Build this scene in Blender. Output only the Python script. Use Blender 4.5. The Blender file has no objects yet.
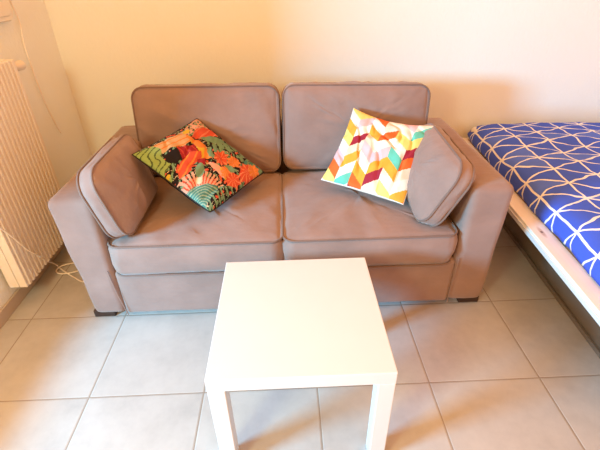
import bpy, bmesh, math, random
from mathutils import Vector, Matrix, noise, Euler
random.seed(7)
S = bpy.context.scene
COL = S.collection
PI = math.pi

# ------------------------------------------------------------------ helpers
def obj(name, bm, mat=None, parent=None, smooth=True, loc=(0, 0, 0), rot=(0, 0, 0)):
    me = bpy.data.meshes.new(name)
    bmesh.ops.recalc_face_normals(bm, faces=bm.faces[:])
    bm.to_mesh(me); bm.free()
    if smooth:
        for p in me.polygons: p.use_smooth = True
    o = bpy.data.objects.new(name, me)
    COL.objects.link(o)
    o.location = loc; o.rotation_euler = rot
    if mat: me.materials.append(mat)
    if parent: o.parent = parent
    return o

def tag(o, label, cat, group=None):
    o['label'] = label; o['category'] = cat
    if group: o['group'] = group
    return o

def thing(name, label, cat, loc=(0, 0, 0), rot=(0, 0, 0), group=None):
    o = bpy.data.objects.new(name, None)
    COL.objects.link(o)
    o.location = loc; o.rotation_euler = rot; o.empty_display_size = .1
    return tag(o, label, cat, group)

def struct(name, bm, mat, parent=None, smooth=False):
    o = obj(name, bm, mat, parent, smooth)
    if not parent: o['kind'] = 'structure'
    return o

def add_box(bm, x0, x1, y0, y1, z0, z1, bev=0, seg=2, taper=None):
    vs = []
    for z in (z0, z1):
        for x, y in ((x0, y0), (x1, y0), (x1, y1), (x0, y1)):
            vs.append(bm.verts.new((x, y, z)))
    fs = [(0, 3, 2, 1), (4, 5, 6, 7), (0, 1, 5, 4), (1, 2, 6, 5), (2, 3, 7, 6), (3, 0, 4, 7)]
    faces = [bm.faces.new([vs[i] for i in f]) for f in fs]
    if taper: taper(vs)
    if bev:
        ed = set(e for f in faces for e in f.edges)
        bmesh.ops.bevel(bm, geom=list(ed), offset=bev, segments=seg, profile=.5, affect='EDGES')
    return faces

def box(*a, **k):
    bm = bmesh.new(); add_box(bm, *a, **k); return bm

def add_tube(bm, pts, r, n=8, closed=False):
    pts = [Vector(p) for p in pts]
    N = len(pts); rings = []
    up = None
    for i, p in enumerate(pts):
        if closed: t = pts[(i + 1) % N] - pts[i - 1]
        else: t = pts[min(i + 1, N - 1)] - pts[max(i - 1, 0)]
        t.normalize()
        if up is None:
            up = t.orthogonal().normalized()
        up = (up - t * up.dot(t))
        if up.length < 1e-6: up = t.orthogonal()
        up.normalize()
        b = t.cross(up)
        rings.append([bm.verts.new(p + r * (math.cos(2 * PI * k / n) * up + math.sin(2 * PI * k / n) * b)) for k in range(n)])
    M = N if closed else N - 1
    for i in range(M):
        A, B = rings[i], rings[(i + 1) % N]
        sh = 0
        if closed and i == N - 1:
            sh = min(range(n), key=lambda s: sum((A[k].co - B[(k + s) % n].co).length for k in range(n)))
        for k in range(n):
            bm.faces.new((A[k], A[(k + 1) % n], B[(k + 1 + sh) % n], B[(k + sh) % n]))
    if not closed:
        bm.faces.new(rings[0][::-1]); bm.faces.new(rings[-1])

def tube(*a, **k):
    bm = bmesh.new(); add_tube(bm, *a, **k); return bm

def smooth_path(pts, per=8):
    pts = [Vector(p) for p in pts]; out = []
    for i in range(len(pts) - 1):
        p0, p1, p2, p3 = pts[max(i - 1, 0)], pts[i], pts[i + 1], pts[min(i + 2, len(pts) - 1)]
        for k in range(per):
            t = k / per
            out.append(.5 * ((2 * p1) + (p2 - p0) * t + (2 * p0 - 5 * p1 + 4 * p2 - p3) * t * t + (3 * p1 - p0 - 3 * p2 + p3) * t ** 3))
    out.append(pts[-1]); return out

def lathe(prof, n=24, axis='Z'):
    bm = bmesh.new(); rings = []
    for r, z in prof:
        ring = []
        for k in range(n):
            a = 2 * PI * k / n
            p = (r * math.cos(a), r * math.sin(a), z)
            if axis == 'Y': p = (p[0], p[2], p[1])
            if axis == 'X': p = (p[2], p[0], p[1])
            ring.append(bm.verts.new(p))
        rings.append(ring)
    for A, B in zip(rings, rings[1:]):
        for k in range(n): bm.faces.new((A[k], A[(k + 1) % n], B[(k + 1) % n], B[k]))
    bm.faces.new(rings[0][::-1]); bm.faces.new(rings[-1])
    return bm

# ------------------------------------------------------------------ materials
class NT:
    def __init__(s, name):
        s.m = bpy.data.materials.new(name); s.m.use_nodes = True
        s.t = s.m.node_tree; s.b = s.t.nodes['Principled BSDF']
    def n(s, typ, **k):
        nd = s.t.nodes.new('ShaderNode' + typ)
        for a, v in k.items():
            if hasattr(nd, a) and a not in ('Scale',): setattr(nd, a, v)
            else: nd.inputs[a].default_value = v
        return nd
    def l(s, a, b): s.t.links.new(a, b)
    def math(s, op, a, b=None):
        nd = s.t.nodes.new('ShaderNodeMath'); nd.operation = op
        for i, v in enumerate((a, b)):
            if v is None: continue
            if isinstance(v, (int, float)): nd.inputs[i].default_value = v
            else: s.l(v, nd.inputs[i])
        return nd.outputs[0]
    def mix(s, f, a, b):
        nd = s.t.nodes.new('ShaderNodeMix'); nd.data_type = 'RGBA'
        if isinstance(f, (int, float)): nd.inputs['Factor'].default_value = f
        else: s.l(f, nd.inputs['Factor'])
        for key, v in ((6, a), (7, b)):
            if isinstance(v, tuple): nd.inputs[key].default_value = (*v, 1)[:4]
            else: s.l(v, nd.inputs[key])
        return nd.outputs[2]
    def bump(s, h, strength=.3, dist=.01, prev=None):
        nd = s.n('Bump'); nd.inputs['Strength'].default_value = strength; nd.inputs['Distance'].default_value = dist
        s.l(h, nd.inputs['Height'])
        if prev: s.l(prev, nd.inputs['Normal'])
        return nd.outputs[0]
    def noise(s, scale, detail=3, rough=.5, vec=None):
        nd = s.t.nodes.new('ShaderNodeTexNoise')
        nd.inputs['Scale'].default_value = scale; nd.inputs['Detail'].default_value = detail; nd.inputs['Roughness'].default_value = rough
        s.l(vec if vec else s.coord(), nd.inputs['Vector'])
        return nd.outputs['Fac']
    def coord(s, which='Object'):
        if not hasattr(s, 'tc'): s.tc = s.n('TexCoord')
        return s.tc.outputs[which]
    def ramp(s, f, lo, hi):
        nd = s.t.nodes.new('ShaderNodeMapRange')
        s.l(f, nd.inputs[0]); nd.inputs[1].default_value = lo; nd.inputs[2].default_value = hi
        return nd.outputs[0]

def rgb(r, g, b):   # sRGB 0-255 -> linear
    f = lambda c: (c / 255 / 12.92) if c / 255 <= .04045 else ((c / 255 + .055) / 1.055) ** 2.4
    return (f(r), f(g), f(b))

def plain(name, c, rough=.5, var=.06, scale=30, bump=0, spec=.5):
    t = NT(name)
    f = t.noise(scale)
    d = tuple(x * (1 - var * 2) for x in c); u = tuple(min(1, x * (1 + var)) for x in c)
    t.l(t.mix(f, d, u), t.b.inputs['Base Color'])
    t.b.inputs['Roughness'].default_value = rough
    t.b.inputs['Specular IOR Level'].default_value = spec
    if bump: t.l(t.bump(t.noise(scale * 4), bump, .002), t.b.inputs['Normal'])
    return t.m

def fabric(name, c):
    t = NT(name)
    f = t.ramp(t.noise(5, 4, .6), .35, .7)
    col = t.mix(f, tuple(x * .88 for x in c), tuple(x * 1.08 for x in c))
    speck = t.ramp(t.noise(160, 2), .35, .65)
    col = t.mix(speck, col, tuple(x * 1.12 for x in c)) if False else col
    t.l(col, t.b.inputs['Base Color'])
    t.b.inputs['Roughness'].default_value = .85
    t.b.inputs['Sheen Weight'].default_value = .25
    t.b.inputs['Sheen Roughness'].default_value = .5
    t.b.inputs['Specular IOR Level'].default_value = .25
    mp = t.n('Mapping'); t.l(t.coord(), mp.inputs[0]); mp.inputs['Scale'].default_value = (1.0, 2.2, 2.2)
    b1 = t.bump(t.noise(6, 3, .5, mp.outputs[0]), .35, .02)
    b2 = t.bump(t.noise(350, 1), .25, .001, b1)
    t.l(b2, t.b.inputs['Normal'])
    return t.m

M = {}
M['fabric'] = fabric('taupe_fabric', (.305, .212, .188))
M['piping'] = fabric('taupe_piping_seam_shade', (.20, .135, .115))  # darker than the cover fabric: seam shadow painted into the piping colour
M['white_lacquer'] = plain('white_lacquer', (.69, .72, .745), .38, .015, 8)
M['dark_wood'] = plain('dark_wood', (.045, .022, .014), .45, .2, 25)
M['radiator_white'] = plain('radiator_enamel', (.86, .83, .77), .4, .02, 10)
M['plastic_white'] = plain('white_plastic', (.82, .79, .72), .4, .02, 10)
M['cord'] = plain('white_cord', (.90, .86, .80), .45, .02, 10)
M['plinth'] = plain('grey_brown_board', (.19, .16, .13), .35, .12, 9)
M['mattress'] = plain('white_ticking', (.8, .8, .78), .9, .03, 60, .2)
M['slat_wood'] = plain('pine_slat', (.55, .38, .22), .6, .1, 14)
M['baseboard'] = plain('skirting_tile', (.52, .44, .37), .45, .06, 7)
M['dark_metal'] = plain('dark_metal', (.12, .11, .10), .4, .05, 20)

def wall_mat(name, c):
    t = NT(name)
    f = t.noise(2.2, 4)
    t.l(t.mix(f, tuple(x * .965 for x in c), c), t.b.inputs['Base Color'])
    t.b.inputs['Roughness'].default_value = .9
    t.b.inputs['Specular IOR Level'].default_value = .2
    mp = t.n('Mapping'); t.l(t.coord(), mp.inputs[0]); mp.inputs['Scale'].default_value = (1.6, 1.6, 1.0)
    b = t.bump(t.noise(38, 3, .6, mp.outputs[0]), .35, .006)
    t.l(b, t.b.inputs['Normal'])
    return t.m
M['wall'] = wall_mat('painted_wallpaper', (.86, .905, .89))

def floor_mat():
    t = NT('grey_floor_tiles')
    ts, ox, oy = .4534, -.818, 1.043
    sx = t.n('SeparateXYZ'); t.l(t.coord(), sx.inputs[0])
    u = t.math('DIVIDE', t.math('SUBTRACT', sx.outputs[0], ox - 20 * ts), ts)
    v = t.math('DIVIDE', t.math('SUBTRACT', sx.outputs[1], oy - 20 * ts), ts)
    def edge(w):
        f = t.math('FRACT', w)
        return t.math('MINIMUM', f, t.math('SUBTRACT', 1.0, f))
    e = t.math('MINIMUM', edge(u), edge(v))
    g = t.math('LESS_THAN', e, 0.0023 / ts)
    soft = t.ramp(e, .0022 / ts, .006 / ts)
    cid = t.n('CombineXYZ'); t.l(t.math('FLOOR', u), cid.inputs[0]); t.l(t.math('FLOOR', v), cid.inputs[1])
    wn = t.n('TexWhiteNoise'); t.l(cid.outputs[0], wn.inputs['Vector'])
    # per-tile offset so the marbling does not run through the joints
    sc = t.n('VectorMath'); sc.operation = 'SCALE'; t.l(wn.outputs['Color'], sc.inputs[0]); sc.inputs['Scale'].default_value = 9
    ad = t.n('VectorMath'); ad.operation = 'ADD'; t.l(t.coord(), ad.inputs[0]); t.l(sc.outputs[0], ad.inputs[1])
    n1 = t.ramp(t.noise(5, 6, .65, ad.outputs[0]), .33, .68)
    n2 = t.ramp(t.noise(26, 4, .6, ad.outputs[0]), .3, .7)
    c = t.mix(n1, (.42, .415, .415), (.52, .515, .515))
    c = t.mix(t.math('MULTIPLY', n2, .35), c, (.57, .56, .54))
    c = t.mix(t.math('MULTIPLY', wn.outputs['Value'], .12), c, (.36, .34, .32))
    c = t.mix(g, c, (.31, .265, .225))
    t.l(c, t.b.inputs['Base Color'])
    t.l(t.math('ADD', t.math('MULTIPLY', n2, .12), .40), t.b.inputs['Roughness'])
    t.b.inputs['Specular IOR Level'].default_value = .35
    t.l(t.bump(soft, .5, .002), t.b.inputs['Normal'])
    return t.m
M['floor'] = floor_mat()

def rail_mat():
    t = NT('white_painted_wood')
    mp = t.n('Mapping'); t.l(t.coord(), mp.inputs[0]); mp.inputs['Scale'].default_value = (30, 2.2, 30)
    f = t.ramp(t.noise(3, 4, .6, mp.outputs[0]), .3, .7)
    c = t.mix(f, (.84, .825, .785), (.87, .86, .825))
    # one brown knot with a short grain crack through it
    def spot(p, s, lo, hi):
        m2 = t.n('Mapping'); t.l(t.coord(), m2.inputs[0]); m2.inputs['Location'].default_value = tuple(-a * b for a, b in zip(p, s)); m2.inputs['Scale'].default_value = s
        ln = t.n('VectorMath'); ln.operation = 'LENGTH'; t.l(m2.outputs[0], ln.inputs[0])
        return t.ramp(ln.outputs['Value'], hi, lo)
    c = t.mix(t.math('MULTIPLY', spot((.040, .43, .385), (1, .24, .3), .006, .013), .55), c, (.40, .24, .12))
    c = t.mix(t.math('MULTIPLY', spot((.040, .43, .385), (1, .8, .3), .004, .008), .9), c, (.13, .075, .045))
    t.l(c, t.b.inputs['Base Color']); t.b.inputs['Roughness'].default_value = .45
    return t.m
M['rail'] = rail_mat()

def duvet_mat():
    t = NT('blue_web_print_cotton')
    uv = t.n('UVMap')
    nz = t.n('TexNoise'); t.l(uv.outputs[0], nz.inputs['Vector']); nz.inputs['Scale'].default_value = 9; nz.inputs['Detail'].default_value = 1.5
    def axes(amp):
        sb = t.n('VectorMath'); sb.operation = 'SUBTRACT'; t.l(nz.outputs['Color'], sb.inputs[0]); sb.inputs[1].default_value = (.5, .5, .5)
        sc = t.n('VectorMath'); sc.operation = 'SCALE'; t.l(sb.outputs[0], sc.inputs[0]); sc.inputs['Scale'].default_value = amp
        ad = t.n('VectorMath'); ad.operation = 'ADD'; t.l(uv.outputs[0], ad.inputs[0]); t.l(sc.outputs[0], ad.inputs[1])
        sp = t.n('SeparateXYZ'); t.l(ad.outputs[0], sp.inputs[0]); return sp.outputs[0], sp.outputs[1]
    RX, RY = .172, .157
    def line(w, width):
        f = t.math('FRACT', t.math('ADD', w, 20.5))
        d = t.math('ABSOLUTE', t.math('SUBTRACT', f, .5))
        return t.math('LESS_THAN', d, width)
    x1, y1 = axes(.012)
    x2, y2 = axes(.055)
    a = t.math('DIVIDE', x1, RX)
    p = t.math('DIVIDE', y2, RY); h = t.math('MULTIPLY', t.math('DIVIDE', x2, RX), .5)
    L1 = line(a, .0054 / RX)
    L2 = line(t.math('ADD', p, h), .0054 / RY * 1.15)
    L3 = line(t.math('SUBTRACT', p, h), .0054 / RY * 1.15)
    g = t.math('MAXIMUM', L1, t.math('MAXIMUM', L2, L3))
    # each triangle of the print is a slightly different blue
    cb = t.n('CombineXYZ')
    for i, w in enumerate((a, t.math('ADD', p, h), t.math('SUBTRACT', p, h))):
        t.l(t.math('FLOOR', t.math('ADD', w, 20.0)), cb.inputs[i])
    wn = t.n('TexWhiteNoise'); t.l(cb.outputs[0], wn.inputs['Vector'])
    blue = t.mix(t.math('GREATER_THAN', wn.outputs['Value'], .8), (.062, .125, .66), (.10, .18, .70))
    t.l(t.mix(g, blue, (.84, .84, .82)), t.b.inputs['Base Color'])
    t.b.inputs['Roughness'].default_value = .85
    t.b.inputs['Specular IOR Level'].default_value = .2
    b = t.bump(t.noise(9, 3), .3, .012)
    t.l(b, t.b.inputs['Normal'])
    return t.m
M['duvet'] = duvet_mat()

def print_mat(name):
    t = NT(name)
    at = t.n('Attribute'); at.attribute_name = 'print'
    t.l(at.outputs['Color'], t.b.inputs['Base Color'])
    t.b.inputs['Roughness'].default_value = .8
    t.b.inputs['Specular IOR Level'].default_value = .2
    t.l(t.bump(t.noise(14, 3), .3, .01), t.b.inputs['Normal'])
    return t.m

# ------------------------------------------------------------------ room shell
YB, XL, XR, YF, ZC = 2.80, -1.40, 3.10, -1.30, 2.60
struct('floor', box(XL - .1, XR + .1, YF, YB + .1, -.06, 0), M['floor'])
struct('wall_back', box(XL - .1, XR + .1, YB, YB + .1, 0, ZC), M['wall'])
WY0, WY1, WZ0, WZ1 = -1.2, 1.10, .27, 2.30          # window opening in the left wall, out of frame
bm = bmesh.new()
add_box(bm, XL - .1, XL, WY1, YB, 0, ZC)
add_box(bm, XL - .1, XL, YF, WY0, 0, ZC)
add_box(bm, XL - .1, XL, WY0, WY1, 0, WZ0)
add_box(bm, XL - .1, XL, WY0, WY1, WZ1, ZC)
struct('wall_left', bm, M['wall'])
struct('wall_right', box(XR, XR + .1, YF, YB, 0, ZC), M['wall'])
bm = bmesh.new()
for a in ((WY0, WY0 + .05, WZ0, WZ1), (WY1 - .05, WY1, WZ0, WZ1), (WY0, WY1, WZ0, WZ0 + .05), (WY0, WY1, WZ1 - .05, WZ1)):
    add_box(bm, XL - .08, XL - .03, *a)
struct('window_1', bm, M['plastic_white'])
struct('baseboard_left', box(XL, XL + .014, .0, YB, 0, .066, bev=.003), M['baseboard'])
struct('baseboard_back', box(XL, XR, YB - .014, YB, 0, .066, bev=.003), M['baseboard'])

# ------------------------------------------------------------------ cushions
def outline(W, D, rc, per=14, edge=18):
    pts = []
    hw, hd = W / 2 - rc, D / 2 - rc
    cs = [(hw, hd, 0), (-hw, hd, PI / 2), (-hw, -hd, PI), (hw, -hd, 1.5 * PI)]
    for i, (cx, cy, a0) in enumerate(cs):
        arc = [(cx + rc * math.cos(a0 + PI / 2 * k / per), cy + rc * math.sin(a0 + PI / 2 * k / per)) for k in range(per + 1)]
        pts += arc
        nx, ny, na = cs[(i + 1) % 4]
        e = (nx + rc * math.cos(na), ny + rc * math.sin(na))
        s = arc[-1]
        for k in range(1, edge): pts.append((s[0] + (e[0] - s[0]) * k / edge, s[1] + (e[1] - s[1]) * k / edge))
    return pts

def cushion(W, D, T, rc=.05, bulge=(.03, .03), side=.01, seed=0, wr=.004, perm=lambda u, v, t: (u, v, t), sag=None):
    """box cushion: plan W x D, thickness T; returns (body bmesh, piping bmesh)"""
    bm = bmesh.new(); pts = outline(W, D, rc); N = len(pts)
    off = Vector((seed * 7.3, seed * 3.1, seed * 1.7))
    def lump(x, y, z):
        q = Vector((x, y, z))
        return wr * (noise.noise(q * 4 + off) * 1.0 + .5 * noise.noise(q * 11 + off) + .9 * max(0, .12 - abs(noise.noise(Vector((x * 7 + y * 3, y * 2 - x, z)) + off))) * 8 - .4)
    def crease(x, y, s):
        # tight gathers that run in from the piped edge
        e = min(W / 2 - abs(x), D / 2 - abs(y))
        along = y if (W / 2 - abs(x)) < (D / 2 - abs(y)) else x
        return wr * .55 * math.exp(-max(e, 0) / .03) * noise.noise(Vector((along * 28, s * 3, seed)))
    def face(x, y, sgn):
        u, v = min(1, abs(x) / (W / 2)), min(1, abs(y) / (D / 2))
        f = max(0, (1 - u ** 2.6) * (1 - v ** 2.6)) ** .55
        b = bulge[1] if sgn > 0 else bulge[0]
        e = min(W / 2 - abs(x), D / 2 - abs(y)); gr = .0045 * math.exp(-((e - .010) / .007) ** 2)
        return sgn * (T / 2 - gr + b * f + (lump(x, y, sgn * .5) + crease(x, y, sgn)) * min(1, f * 3))
    def P(x, y, t):
        if sag: x, y, t = sag(x, y, t)
        return perm(x, y, t)
    scales = [.0, .12, .25, .38, .5, .61, .71, .8, .87, .92, .95, .965, .975, .984, .992, 1.0]
    rings = []
    for sgn in (-1, 1):
        rs = []
        for s in scales[1:]:
            rs.append([bm.verts.new(P(x * s, y * s, face(x * s, y * s, sgn))) for x, y in pts])
        c = bm.verts.new(P(0, 0, face(0, 0, sgn)))
        for k in range(N): bm.faces.new((c, rs[0][k], rs[0][(k + 1) % N]))
        for A, B in zip(rs, rs[1:]):
            for k in range(N): bm.faces.new((A[k], A[(k + 1) % N], B[(k + 1) % N], B[k]))
        rings.append(rs[-1])
    prev = rings[0]
    L = []
    for j in range(1, 6):
        t = -1 + 2 * j / 6
        o = side * (1 - t * t)
        ring = []
        for x, y in pts:
            r = math.hypot(x, y)
            nx = max(-1, min(1, x / (W / 2))) ** 9; ny = max(-1, min(1, y / (D / 2))) ** 9
            q = o + lump(x * 1.0, y * 1.0, t) * .7
            ring.append(bm.verts.new(P(x + nx * q, y + ny * q, t * T / 2)))
        L.append(ring)
    L.append(rings[1])
    for B in L:
        for k in range(N): bm.faces.new((prev[k], prev[(k + 1) % N], B[(k + 1) % N], B[k]))
        prev = B
    pb = bmesh.new()
    for sgn in (-1, 1):
        add_tube(pb, [Vector(P(x * 1.008, y * 1.008, sgn * T / 2)) for x, y in pts[::2]], .0052, 6, True)
    return bm, pb

# ------------------------------------------------------------------ sofa
sofa = thing('sofa', 'wide taupe two-seat fabric sofa with piped cushions against the back wall', 'sofa', (0, 1.47, 0))
SY = -1.47     # sofa parts are written in room coordinates, then shifted into the sofa's own
def sp(name, bm, mat=M['fabric'], parent=sofa, smooth=True, loc=(0, 0, 0), rot=(0, 0, 0)):
    return obj(name, bm, mat, parent, smooth, (loc[0], loc[1] + (SY if parent is sofa else 0), loc[2]), rot)
YA0, YA1 = 1.47, 2.42
def arm(xo0, xo1, xi, name):
    """arm block: outer x at the hem / at the top, inner x"""
    def taper(vs):
        for v in vs[4:]:
            if abs(v.co.x - xo0) < 1e-5: v.co.x = xo1
    bm = box(min(xo0, xi), max(xo0, xi), YA0, YA1, .032, .655, bev=.034, seg=5, taper=taper)
    bmesh.ops.subdivide_edges(bm, edges=[e for e in bm.edges if e.calc_length() > .1], cuts=14, use_grid_fill=True)
    for v in bm.verts:
        q = v.co
        w = min(1, max(0, (q.z - .06) / .05))
        v.co += Vector((noise.noise(q * 6), noise.noise(q * 6 + Vector((9, 2, 4))) * .8, .5 * noise.noise(q * 5 + Vector((1, 7, 3))))) * .006 * w
        if q.z < .1: v.co.y += .004 * noise.noise(Vector((q.x * 30, 3, 1)))
    return sp(name, bm)
aL = arm(-.948, -.986, -.795, 'arm')
aR = arm(.925, .946, .755, 'arm')
# piped seams down the front of each arm and along the hem
def seam(pts, par):
    return obj('piping', tube([(x, y - 1.47, z) for x, y, z in smooth_path(pts, 6)], .0022, 6), M['fabric'], par, loc=(0, 1.47, 0))
seam([(-.818, 1.466, .30), (-.812, 1.463, .24), (-.803, 1.463, .15), (-.785, 1.463, .036)], aL)
seam([(.764, 1.466, .30), (.762, 1.463, .24), (.758, 1.463, .15), (.752, 1.463, .036)], aR)
bm = box(-.80, .76, 1.473, 2.40, .030, .285, bev=.02, seg=3)
bmesh.ops.subdivide_edges(bm, edges=[e for e in bm.edges if e.calc_length() > .1], cuts=18, use_grid_fill=True)
for v in bm.verts:
    v.co.y += .005 * noise.noise(v.co * 5); v.co.z += .003 * noise.noise(v.co * 3) if v.co.z < .1 else 0
base = sp('base', bm)
bm = box(-.80, .76, 2.335, 2.425, .05, .665, bev=.03, seg=4)
sp('back_frame', bm)
for x in (-.915, .877):
    for y in (1.545, 2.36):
        sp('foot', box(x - .05, x + .05, y - .05, y + .05, 0, .038, bev=.003), M['dark_wood'], smooth=False)

def sagger(amt, hw, hd):
    def f(x, y, t):
        k = max(0, 1 - (x / hw) ** 2) * max(0, 1 - (y / hd) ** 2)
        return x, y, t - amt * k * (1 if t > 0 else 0)
    return f
for i, (x0, x1) in enumerate(((-.788, -.036), (-.030, .738))):
    W = x1 - x0
    b, p = cushion(W, .70, .155, .055, (.0, .034), .018, i + 1, .010)
    o = sp('seat_cushion', b, loc=((x0 + x1) / 2, 1.808, .3535))
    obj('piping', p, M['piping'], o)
for i, (x0, x1, H, zt) in enumerate(((-.802, -.042, .458, 0), (-.012, .766, .445, -.004))):
    W = x1 - x0
    # plan (u = width, v = height), +t is the front face
    b, p = cushion(W, H, .135, .06, (.02, .045), .012, i + 5, .010, perm=lambda u, v, t: (u, -t, v))
    o = sp('back_cushion', b, loc=((x0 + x1) / 2, 2.238, .672 + zt), rot=(math.radians(-9), math.radians((.8, 1.2)[i]), 0))
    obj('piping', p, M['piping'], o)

# loose box cushions that lean on the arms
side = [
    ('taupe piped box cushion leaning on the sofa arm beside the radiator', (-.748, 1.690, .617), (.010, -.265, -.019), .49, .320, 1),
    ('taupe piped box cushion leaning on the sofa arm next to the bed', (.668, 1.735, .607), (.05, .45, .011), .535, .315, -1),
]
for i, (lab, loc, rot, D, H, s) in enumerate(side):
    root = thing('arm_cushion', lab, 'cushion', loc, rot, 'taupe box cushions on the sofa arms')
    b, p = cushion(D, H, .062, .085, (.03, (.042, .06)[i]), .008, i + 11, .011, perm=(lambda u, v, t: (t, u, v)) if s > 0 else (lambda u, v, t: (-t, u, v)))
    obj('cover', b, M['fabric'], root)
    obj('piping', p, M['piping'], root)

# ------------------------------------------------------------------ printed throw pillows
def pillow(name, lab, loc, rot, size, thick, colour_at, back, n=150, ears=(.045,) * 4, pipe=None, wrk=.010, pull=0):
    """knife-edge pillow, u to the right and v up, front is local -Y; colour_at(u, v) with u, v in 0..1 (v from the top)"""
    bm = bmesh.new(); cl = bm.loops.layers.float_color.new('print')
    h = size / 2
    def pos(i, j, sg):
        a, b = -1 + 2 * i / n, -1 + 2 * j / n
        # sides bow in between pointed corners
        x = a * h * (1 - (ears[0] if a < 0 else ears[1]) * (1 - b * b)); z = b * h * (1 - (ears[3] if b < 0 else ears[2]) * (1 - a * a))
        k = 1 - pull * ((a + 1) / 2 * (1 - b) / 2) ** 4
        x *= k; z *= k
        f = max(0, (1 - a ** 2) * (1 - b ** 2)) ** .42
        q = Vector((a, b, sg * 2.3 + loc[0]))
        w = wrk * (noise.noise(q * 2.2) + .6 * noise.noise(q * 5) + 1.2 * max(0, .15 - abs(noise.noise(Vector((a * 2.2 + b, b * 1.1 - a * .6, sg * 2 + 3))))) * 6) * f
        return (x, -sg * (thick / 2 * f) + w, z)
    grids = []
    for sg in (1, -1):
        g = {}
        for i in range(n + 1):
            for j in range(n + 1):
                if sg < 0 and (i in (0, n) or j in (0, n)): g[i, j] = grids[0][i, j]
                else: g[i, j] = bm.verts.new(pos(i, j, sg))
        grids.append(g)
        for i in range(n):
            for j in range(n):
                f = bm.faces.new((g[i, j], g[i + 1, j], g[i + 1, j + 1], g[i, j + 1]))
                c = colour_at((i + .5) / n, 1 - (j + .5) / n) if sg > 0 else back
                for lp in f.loops: lp[cl] = (*c, 1)
    ring = [(i, 0) for i in range(n)] + [(n, j) for j in range(n)] + [(n - i, n) for i in range(n)] + [(0, n - j) for j in range(n)]
    edge = [grids[0][k].co.copy() for k in ring]
    m = print_mat(name + '_print')
    o = obj(name, bm, m)
    o.location = loc; o.rotation_euler = rot
    tag(o, lab, 'pillow')
    if pipe: obj('piping', tube(edge[::3], .0032, 6, True), pipe, o)
    return o

def homog(src, dst):
    # 4-point homography by Gaussian elimination
    A = []
    for (x, y), (u, v) in zip(src, dst):
        A.append([x, y, 1, 0, 0, 0, -u * x, -u * y, u]); A.append([0, 0, 0, x, y, 1, -v * x, -v * y, v])
    for c in range(8):
        p = max(range(c, 8), key=lambda r: abs(A[r][c])); A[c], A[p] = A[p], A[c]
        for r in range(8):
            if r != c:
                f = A[r][c] / A[c][c]
                A[r] = [a - f * b for a, b in zip(A[r], A[c])]
    h = [A[i][8] / A[i][i] for i in range(8)] + [1]
    def f(x, y):
        w = h[6] * x + h[7] * y + 1
        return (h[0] * x + h[1] * y + h[2]) / w, (h[3] * x + h[4] * y + h[5]) / w
    return f

def inpoly(x, y, P):
    c = False; j = len(P) - 1
    for i in range(len(P)):
        xi, yi = P[i]; xj, yj = P[j]
        if (yi > y) != (yj > y) and x < (xj - xi) * (y - yi) / (yj - yi) + xi: c = not c
        j = i
    return c
def inell(x, y, cx, cy, a, b, ang=0):
    ca, sa = math.cos(math.radians(ang)), math.sin(math.radians(ang))
    dx, dy = x - cx, y - cy
    return ((dx * ca + dy * sa) / a) ** 2 + ((-dx * sa + dy * ca) / b) ** 2 < 1

# -- jungle leaf print, drawn on a 600 x 450 pattern sheet laid over the pillow face
BLK = rgb(34, 24, 20); CORAL = rgb(226, 92, 62); ORG = rgb(238, 140, 62); TAN = rgb(226, 176, 122); YEL = rgb(232, 188, 60)
LIME = rgb(160, 184, 104); SAGE = rgb(128, 160, 122); TEAL = rgb(84, 140, 126); PINK = rgb(238, 178, 150); CRIM = rgb(172, 40, 46); CREAM = rgb(240, 218, 180); DKG = rgb(84, 102, 62)
leaf_h = homog([(0, 0), (1, 0), (1, 1), (0, 1)], [(268, 28), (572, 276), (338, 438), (12, 210)])
fronds = []
for stem, side_n, ln, wd, colr in (
        (((300, 240), (440, 175)), 5, 34, 9, SAGE), (((330, 215), (400, 165)), 3, 26, 9, SAGE),
        (((455, 215), (560, 272)), 4, 30, 9, SAGE), (((470, 255), (545, 262)), 3, 20, 8, TEAL)):
    (xa, ya), (xb, yb) = stem
    an = math.degrees(math.atan2(yb - ya, xb - xa))
    for k in range(side_n):
        t = (k + .5) / side_n
        for s in (-1, 1):
            a = an + s * 52
            cx = xa + (xb - xa) * t + math.cos(math.radians(a)) * ln * .55
            cy = ya + (yb - ya) * t + math.sin(math.radians(a)) * ln * .55
            fronds.append((cx, cy, ln * .55, wd, a, colr))
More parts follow.
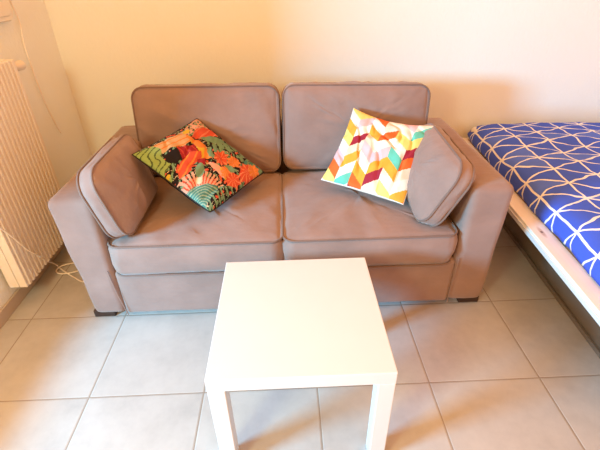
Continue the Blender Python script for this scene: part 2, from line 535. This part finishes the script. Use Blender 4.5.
def leaf_print(u, v):
    x, y = leaf_h(u, v)
    n = noise.noise(Vector((x * .03, y * .03, 0)))
    x += 5 * n; y += 5 * noise.noise(Vector((x * .03, y * .03, 9)))
    # top: pale pink with dark dabs
    c = BLK
    if inpoly(x, y, [(265, 25), (225, 75), (185, 130), (215, 150), (255, 120), (330, 105), (300, 65)]):
        c = PINK
        if noise.noise(Vector((x * .09, y * .09, 3))) > .18: c = BLK
        if noise.noise(Vector((x * .09, y * .09, 33))) > .3: c = SAGE
    if inell(x, y, 214, 126, 18, 13, -30): c = YEL
    if inpoly(x, y, [(238, 150), (262, 100), (300, 92), (338, 100), (368, 142), (330, 138), (300, 152), (262, 158)]): c = CORAL if math.sin((x + y) * .12) < .8 else rgb(240, 130, 96)
    if inpoly(x, y, [(82, 190), (140, 150), (190, 135), (232, 150), (240, 178), (200, 200), (150, 208), (120, 222), (98, 205)]):
        c = TAN if math.sin((x * .5 + y) * .22) < .75 else ORG
    if inpoly(x, y, [(205, 140), (245, 160), (300, 190), (330, 255), (290, 250), (262, 205), (238, 180)]): c = ORG if n < .15 else YEL
    if inpoly(x, y, [(8, 210), (82, 188), (115, 208), (132, 252), (165, 270), (145, 300), (150, 355), (95, 300), (50, 258)]):
        c = LIME
        if math.sin(x * .25 + math.sin(y * .09) * 3) > .7: c = DKG
    if inpoly(x, y, [(128, 235), (178, 208), (205, 252), (178, 272), (150, 262)]): c = BLK
    if inpoly(x, y, [(178, 205), (250, 192), (275, 228), (205, 252)]): c = CRIM if math.sin((x - y) * .2) < .6 else rgb(205, 70, 60)
    if inpoly(x, y, [(200, 262), (232, 232), (285, 222), (292, 248), (250, 275), (246, 302), (205, 328), (192, 292)]): c = CORAL if math.sin(x * .18 + y * .1) < .7 else ORG
    if inpoly(x, y, [(268, 256), (300, 248), (304, 282), (278, 288)]): c = CRIM
    if inpoly(x, y, [(275, 152), (330, 138), (378, 152), (398, 170), (345, 180), (310, 166)]): c = SAGE
    for (cx, cy, a, b, ang, colr) in fronds:
        if inell(x, y, cx, cy, a, b, ang): c = colr
    if inpoly(x, y, [(300, 268), (350, 278), (410, 310), (395, 330), (330, 292)]): c = YEL if n < 0 else PINK
    for (cx, cy, r, colr) in ((373, 246, 33, CORAL), (428, 262, 27, ORG), (488, 300, 38, CORAL), (425, 330, 34, CORAL), (390, 300, 20, ORG), (520, 285, 26, ORG)):
        an = math.atan2(y - cy, x - cx)
        if math.hypot(x - cx, y - cy) < r * (1 + .14 * math.sin(an * 9)):
            c = colr if math.sin(an * 9) < .75 else rgb(244, 150, 104)
    if inell(x, y, 438, 298, 18, 12, 20): c = BLK
    if inell(x, y, 410, 290, 22, 10, 30): c = SAGE
    # fern fan at the bottom edge
    d = math.hypot((x - 285) / 1.35, (y - 385)); an = math.atan2(y - 385, (x - 285) / 1.35)
    if 28 < d < 80 and -PI * 1.02 < an < .35:
        c = PINK if math.sin(an * 34 + d * .05) > -.2 else (CORAL if d < 60 else BLK)
    if inell(x, y, 280, 300, 20, 24): c = SAGE
    if inell(x, y, 280, 334, 13, 11): c = CREAM
    if inell(x, y, 155, 330, 20, 26, 20): c = YEL if n < .1 else LIME
    if inell(x, y, 185, 360, 26, 22, 20): c = CORAL if math.sin(x * .3) < .4 else PINK
    if inpoly(x, y, [(225, 375), (260, 352), (320, 345), (365, 360), (330, 405), (318, 425), (255, 400)]):
        c = TEAL if math.sin(math.hypot(x - 300, y - 440) * .7 + math.sin(x * .1)) < .45 else rgb(168, 190, 160)
    if x > 320 and y > 355 and x + y * .9 > 690 and x + y < 800:
        c = SAGE if math.sin(x * .25 - y * .2) > .5 else BLK
    if c is BLK and not inpoly(x, y, [(128, 235), (178, 208), (205, 252), (178, 272), (150, 262)]):
        q = noise.noise(Vector((x * .055 + 3, y * .055, 5)))
        if q > .17: c = SAGE if math.sin((x - y) * .3) < .6 else DKG
        elif q < -.36: c = CORAL
        elif abs(noise.noise(Vector((x * .04, y * .05, 15)))) < .02: c = CREAM
    return c[0] * .74, c[1] * .80, c[2] * .85
pillow('throw_pillow', 'square jungle leaf print pillow in black, coral and green on the sofa', (-.428*.958, 1.943*.958, 1.4326+(.592-1.4326)*.958), (-1.488 + PI * 0, .549, -.475), .455, .12, leaf_print, BLK, ears=(.03, .05, .06, .05), pull=.10, pipe=plain('black_piping', BLK, .8))

# -- chevron print
W_, YL, MU, OR, BU, PK, MI, CR = rgb(246, 240, 230), rgb(248, 226, 130), rgb(236, 176, 66), rgb(236, 112, 52), rgb(166, 46, 66), rgb(240, 196, 200), rgb(108, 206, 186), rgb(240, 226, 204)
cols = [
    [YL, W_, MU, YL, W_, PK, OR, YL, W_],
    [YL, PK, W_, BU, CR, MU, W_, MI, W_],
    [OR, W_, MU, CR, PK, W_, MU, OR, BU],
    [CR, W_, OR, W_, PK, MU, BU, CR, W_],
    [PK, W_, YL, W_, MI, MU, W_, YL, W_],
    [W_, MI, YL, BU, OR, CR, W_, MU, OR],
]
def chev_print(u, v):
    x = u * 6; k = min(5, int(x)); f = x - k
    sh = (1 - f) if k % 2 == 0 else f
    r = int(v * 7.4 + sh * .95 - .1)
    if min(u, 1 - u, v, 1 - v) < .006: return W_
    return tuple(.84 * q for q in cols[k][max(0, min(8, r))])
pillow('throw_pillow', 'white pillow with multicoloured zigzag chevron print on the sofa', (.456*.962+.003, 1.957*.962, 1.4326+(.617-1.4326)*.962), (-.857, .07, -.559), .432, .115, chev_print, W_, ears=(.09, .03, .17, .02), wrk=.014)

# ------------------------------------------------------------------ coffee table
tx, ty = .0195, 1.027
tbl = thing('side_table', 'small square white lacquered table standing on the tiles before the sofa', 'table', (tx, ty, 0))
obj('tabletop', box(-.275, .275, -.275, .275, .40, .45, bev=.0025), M['white_lacquer'], tbl, False)
for sx in (-1, 1):
    for sy in (-1, 1):
        cx, cy = sx * .2485, sy * .2485
        obj('leg', box(cx - .026, cx + .026, cy - .026, cy + .026, 0, .40, bev=.0025), M['white_lacquer'], tbl, False)

# ------------------------------------------------------------------ radiator
rad = thing('radiator', 'tall white ribbed panel radiator on the left wall', 'radiator', (XL, 1.60, .125))
RL, RH, RF = .525, .955, .112          # length along the wall, height, depth of the front
bm = bmesh.new()
n_r = 17; prof = []
p = RL / n_r
for k in range(n_r):
    y = k * p
    prof += [(y + .0 * p, RF - .020), (y + .16 * p, RF - .020), (y + .36 * p, RF), (y + .80 * p, RF), (y + 1.0 * p, RF - .020)]
prof2 = []
for q in prof:
    if not prof2 or abs(q[0] - prof2[-1][0]) > 1e-6: prof2.append(q)
front_lo = [bm.verts.new((x, y, .0)) for y, x in prof2]; front_hi = [bm.verts.new((x, y, RH)) for y, x in prof2]
back_lo = [bm.verts.new((RF - .03, y, .0)) for y, x in prof2]; back_hi = [bm.verts.new((RF - .03, y, RH)) for y, x in prof2]
for k in range(len(prof2) - 1):
    bm.faces.new((front_lo[k], front_lo[k + 1], front_hi[k + 1], front_hi[k]))
    bm.faces.new((back_lo[k + 1], back_lo[k], back_hi[k], back_hi[k + 1]))
    bm.faces.new((front_hi[k], front_hi[k + 1], back_hi[k + 1], back_hi[k]))
    bm.faces.new((front_lo[k + 1], front_lo[k], back_lo[k], back_lo[k + 1]))
for k in (0, -1): bm.faces.new((front_lo[k], front_hi[k], back_hi[k], back_lo[k]))
obj('ribbed_panel', bm, M['radiator_white'], rad, False)
for y0 in (-.012, RL):
    bm = bmesh.new()
    add_box(bm, .022, .068, y0, y0 + .012, .0, RH, bev=.003)
    add_box(bm, .071, RF - .004, y0, y0 + .012, .0, RH, bev=.003)
    obj('end_cover', bm, M['radiator_white'], rad, False)
bm = bmesh.new()
for k in range(14): add_box(bm, .025, RF - .032, .008 + k * .0368, .03 + k * .0368, RH - .012, RH - .002)
obj('top_grille', bm, M['radiator_white'], rad, False)
obj('back_panel', box(.03, .05, 0, RL, .02, RH - .02), M['radiator_white'], rad, False)
for y in (.1, .42): obj('bracket', box(.002, .03, y - .02, y + .02, .12, RH - .12), M['radiator_white'], rad, False)
vv = obj('thermostat_valve', lathe([(.011, 0), (.011, .03), (.017, .032), (.017, .05), (.021, .055), (.023, .10), (.020, .108)], 20, 'Y'), M['plastic_white'], rad, True, (.075, RL + .008, RH - .045))
obj('pipe', tube(smooth_path([(.075, RL + .03, RH - .05), (.06, RL + .035, RH - .15), (.04, RL + .035, RH - .3), (.03, RL + .035, .3), (.03, RL + .035, -.118)], 6), .007, 8), M['radiator_white'], rad)

# wall box above the radiator with its cord, and the cord on the floor
wb = thing('wall_box', 'pale rounded wall fitting above the radiator at the top left', 'wall fitting', (XL, 2.275, 1.222))
def rounded_plate(w, h, r, x0, x1):
    bm = bmesh.new(); loops = []
    for x, k in ((x0, 1.0), (x0 + (x1 - x0) * .75, 1.0), (x1, .965)):
        loops.append([bm.verts.new((x, u * k, h / 2 + v * k)) for u, v in outline(w, h, r, 8, 4)])
    for A, B in zip(loops, loops[1:]):
        n = len(A)
        for k in range(n): bm.faces.new((A[k], A[(k + 1) % n], B[(k + 1) % n], B[k]))
    bm.faces.new(loops[0][::-1]); bm.faces.new(loops[-1])
    return bm
obj('housing', rounded_plate(.24, .36, .05, .001, .036), M['plastic_white'], wb, False)
obj('face_plate', rounded_plate(.20, .31, .035, .036, .041), M['plastic_white'], wb, False, loc=(0, 0, .025))
pts = [(-1.385, 2.36, 1.42), (-1.385, 2.42, 1.36), (-1.388, 2.443, 1.29), (-1.388, 2.455, 1.246), (-1.388, 2.456, 1.194), (-1.388, 2.43, 1.10), (-1.388, 2.428, .919), (-1.388, 2.441, .776), (-1.388, 2.472, .647), (-1.388, 2.496, .588)]
tag(obj('power_cord', tube(smooth_path(pts), .0036, 8), M['cord']), 'thin pale cord hanging down the left wall from the wall fitting', 'cord')
pts = [(-1.274, 1.50, .56), (-1.275, 1.571, .479), (-1.276, 1.625, .385), (-1.276, 1.672, .288), (-1.277, 1.732, .207), (-1.318, 1.83, .10), (-1.335, 1.90, .03), (-1.308, 1.887, .008), (-1.26, 1.85, .006), (-1.193, 1.801, .006), (-1.12, 1.76, .006), (-1.06, 1.80, .006), (-1.08, 1.90, .006), (-1.16, 1.945, .006), (-1.24, 1.939, .006), (-1.30, 1.895, .018), (-1.313, 1.855, .014), (-1.27, 1.83, .013), (-1.19, 1.86, .008), (-1.10, 1.95, .006)]
tag(obj('extension_cord', tube(smooth_path(pts), .004, 8), M['cord']), 'thin pale cord draped over the radiator and looped on the floor beside the sofa', 'cord')

# ------------------------------------------------------------------ bed
BA = -.062
BO = (1.085, 1.10, 0)
bed = thing('bed_frame', 'low bed frame with white painted wooden side rail right of the sofa', 'bed', BO, (0, 0, BA))
L0, L1, BW = -.35, 1.655, 1.50
def rail(x0, x1):
    bm = box(x0, x1, L0, L1, .362, .387, bev=.003)
    return obj('side_rail', bm, M['rail'], bed, False)
r = rail(0, .085)
obj('edge_strip', box(-.006, .004, L0, L1, .350, .372, bev=.002), M['white_lacquer'], r, False)
rail(BW - .085, BW)
for y0 in (L0, L1 - .03): obj('end_rail', box(.085, BW - .085, y0, y0 + .03, .31, .387, bev=.003), M['rail'], bed, False)
bm = bmesh.new(); add_box(bm, .225, .243, L0 + .02, L1 - .02, .0, .362)
obj('plinth_panel', bm, M['plinth'], bed, False)
bm = bmesh.new(); add_box(bm, .211, .224, L0 + .02, L1 - .02, .0, .022, bev=.002)
obj('plinth_ledge', bm, M['plinth'], bed, False)
obj('plinth_panel', box(BW - .243, BW - .225, L0 + .02, L1 - .02, 0, .362), M['plinth'], bed, False)
for k in range(12):
    y = L0 + .10 + k * .162
    obj('slat', box(.086, BW - .086, y, y + .08, .363, .385), M['slat_wood'], bed, False)
mt = obj('mattress', box(.095, BW - .10, L0 + .03, L1 - .01, .388, .478, bev=.03, seg=4), M['mattress'])
mt.location = BO; mt.rotation_euler = (0, 0, BA)
tag(mt, 'white mattress edge under the blue patterned duvet', 'mattress')

# duvet: profile across the bed, rounded off at the far end
def duvet():
    bm = bmesh.new(); uvl = bm.loops.layers.uv.new('UVMap')
    x0, x1 = .078, BW - .085
    y0, y1 = L0 + .01, L1 + .012
    prof = [(0, .0), (-.004, .022), (.001, .045), (.012, .068), (.030, .087), (.055, .101), (.090, .110), (.14, .1155)]
    m = 64
    XS = [(x0 + a, b) for a, b in prof]
    w = x1 - x0
    for k in range(1, m): XS.append((x0 + .14 + (w - .28) * k / m, .1155 + .012 * math.sin(PI * k / m)))
    XS += [(x1 - a, b) for a, b in prof[::-1]]
    arc = [0.0]
    for a, b in zip(XS, XS[1:]): arc.append(arc[-1] + math.hypot(b[0] - a[0], b[1] - a[1]))
    ny = 110; V = {}; UV = {}
    for j in range(ny + 1):
        y = y0 + (y1 - y0) * j / ny
        e = y1 - y                                     # distance from the far end
        far = 1 - math.exp(-e / .035) if e < .3 else 1
        pull = .02 * math.exp(-e / .10)                # far corner drawn in
        for i, (x, hgt) in enumerate(XS):
            base = .396 + .010 * noise.noise(Vector((y * 5, 0, 4))) + .004 * noise.noise(Vector((y * 17, 0, 4)))
            zz = base + hgt * (.45 + .55 * far)
            q = Vector((x * 3.0, y * 3.0, 0))
            k = min(1, hgt / .08)
            zz += k * (.010 * noise.noise(q) + .007 * noise.noise(q * 2.6) + .0035 * noise.noise(q * 6))
            xx = x
            if x < .5:
                xx = x + pull * (1 - (x - x0) / .45) + (1 - k * .7) * .012 * noise.noise(Vector((y * 6, 2, 8)))
            V[i, j] = bm.verts.new((xx, y, zz)); UV[i, j] = (arc[i], y)
    for i in range(len(XS) - 1):
        for j in range(ny):
            f = bm.faces.new((V[i, j], V[i + 1, j], V[i + 1, j + 1], V[i, j + 1]))
            for lp, key in zip(f.loops, ((i, j), (i + 1, j), (i + 1, j + 1), (i, j + 1))):
                lp[uvl].uv = (UV[key][0] - .075, UV[key][1] + .02)
    # far and near ends drop to the mattress
    o = obj('duvet', bm, M['duvet'])
    o.location = BO; o.rotation_euler = (0, 0, BA)
    s = o.modifiers.new('thickness', 'SOLIDIFY'); s.thickness = .012; s.offset = -1
    return tag(o, 'blue duvet with white web-line print spread over the bed', 'duvet')
duvet()

# ------------------------------------------------------------------ light
def area(name, loc, target, sx, sy, watt, col):
    l = bpy.data.lights.new(name, 'AREA'); l.shape = 'RECTANGLE'; l.size = sx; l.size_y = sy; l.energy = watt; l.color = col
    o = bpy.data.objects.new(name, l); COL.objects.link(o); o.location = loc
    o.rotation_euler = (Vector(target) - Vector(loc)).to_track_quat('-Z', 'Y').to_euler()
    return o
area('window_daylight', (-3.0, -.42, 1.48), (.1, 1.8, .5), .75, .5, 305, (.18, .66, 1.0))
l = bpy.data.lights.new('floor_lamp', 'POINT'); l.energy = 80; l.color = (1.0, .97, .57); l.shadow_soft_size = .2
o = bpy.data.objects.new('floor_lamp', l); COL.objects.link(o); o.location = (-1.05, -.45, 1.75)

w = bpy.data.worlds.new('world'); S.world = w; w.use_nodes = True
bg = w.node_tree.nodes['Background']; bg.inputs[0].default_value = (1.0, .375, .08, 1); bg.inputs[1].default_value = 1.68

# ------------------------------------------------------------------ camera
cam = bpy.data.cameras.new('camera'); co = bpy.data.objects.new('camera', cam); COL.objects.link(co)
f, h, pitch, yaw, roll = 409.98, 1.43257, .562372, -.0295824, -.0184304
cp, sn = math.cos(pitch), math.sin(pitch)
r_, f_, u_ = Vector((1, 0, 0)), Vector((0, cp, -sn)), Vector((0, sn, cp))
cr, sr = math.cos(roll), math.sin(roll)
r2, u2 = cr * r_ + sr * u_, -sr * r_ + cr * u_
Z = Matrix.Rotation(yaw, 3, 'Z')
r2, u2, f2 = Z @ r2, Z @ u2, Z @ f_
mat = Matrix((r2, u2, -f2)).transposed().to_4x4(); mat.translation = (0, 0, h)
co.matrix_world = mat
cam.sensor_width = 36; cam.lens = f / 600 * 36; cam.clip_start = .02
S.camera = co
vs = S.view_settings
vs.view_transform = 'Standard'; vs.look = 'None'; vs.gamma = 1; vs.use_curve_mapping = False; vs.exposure = 0
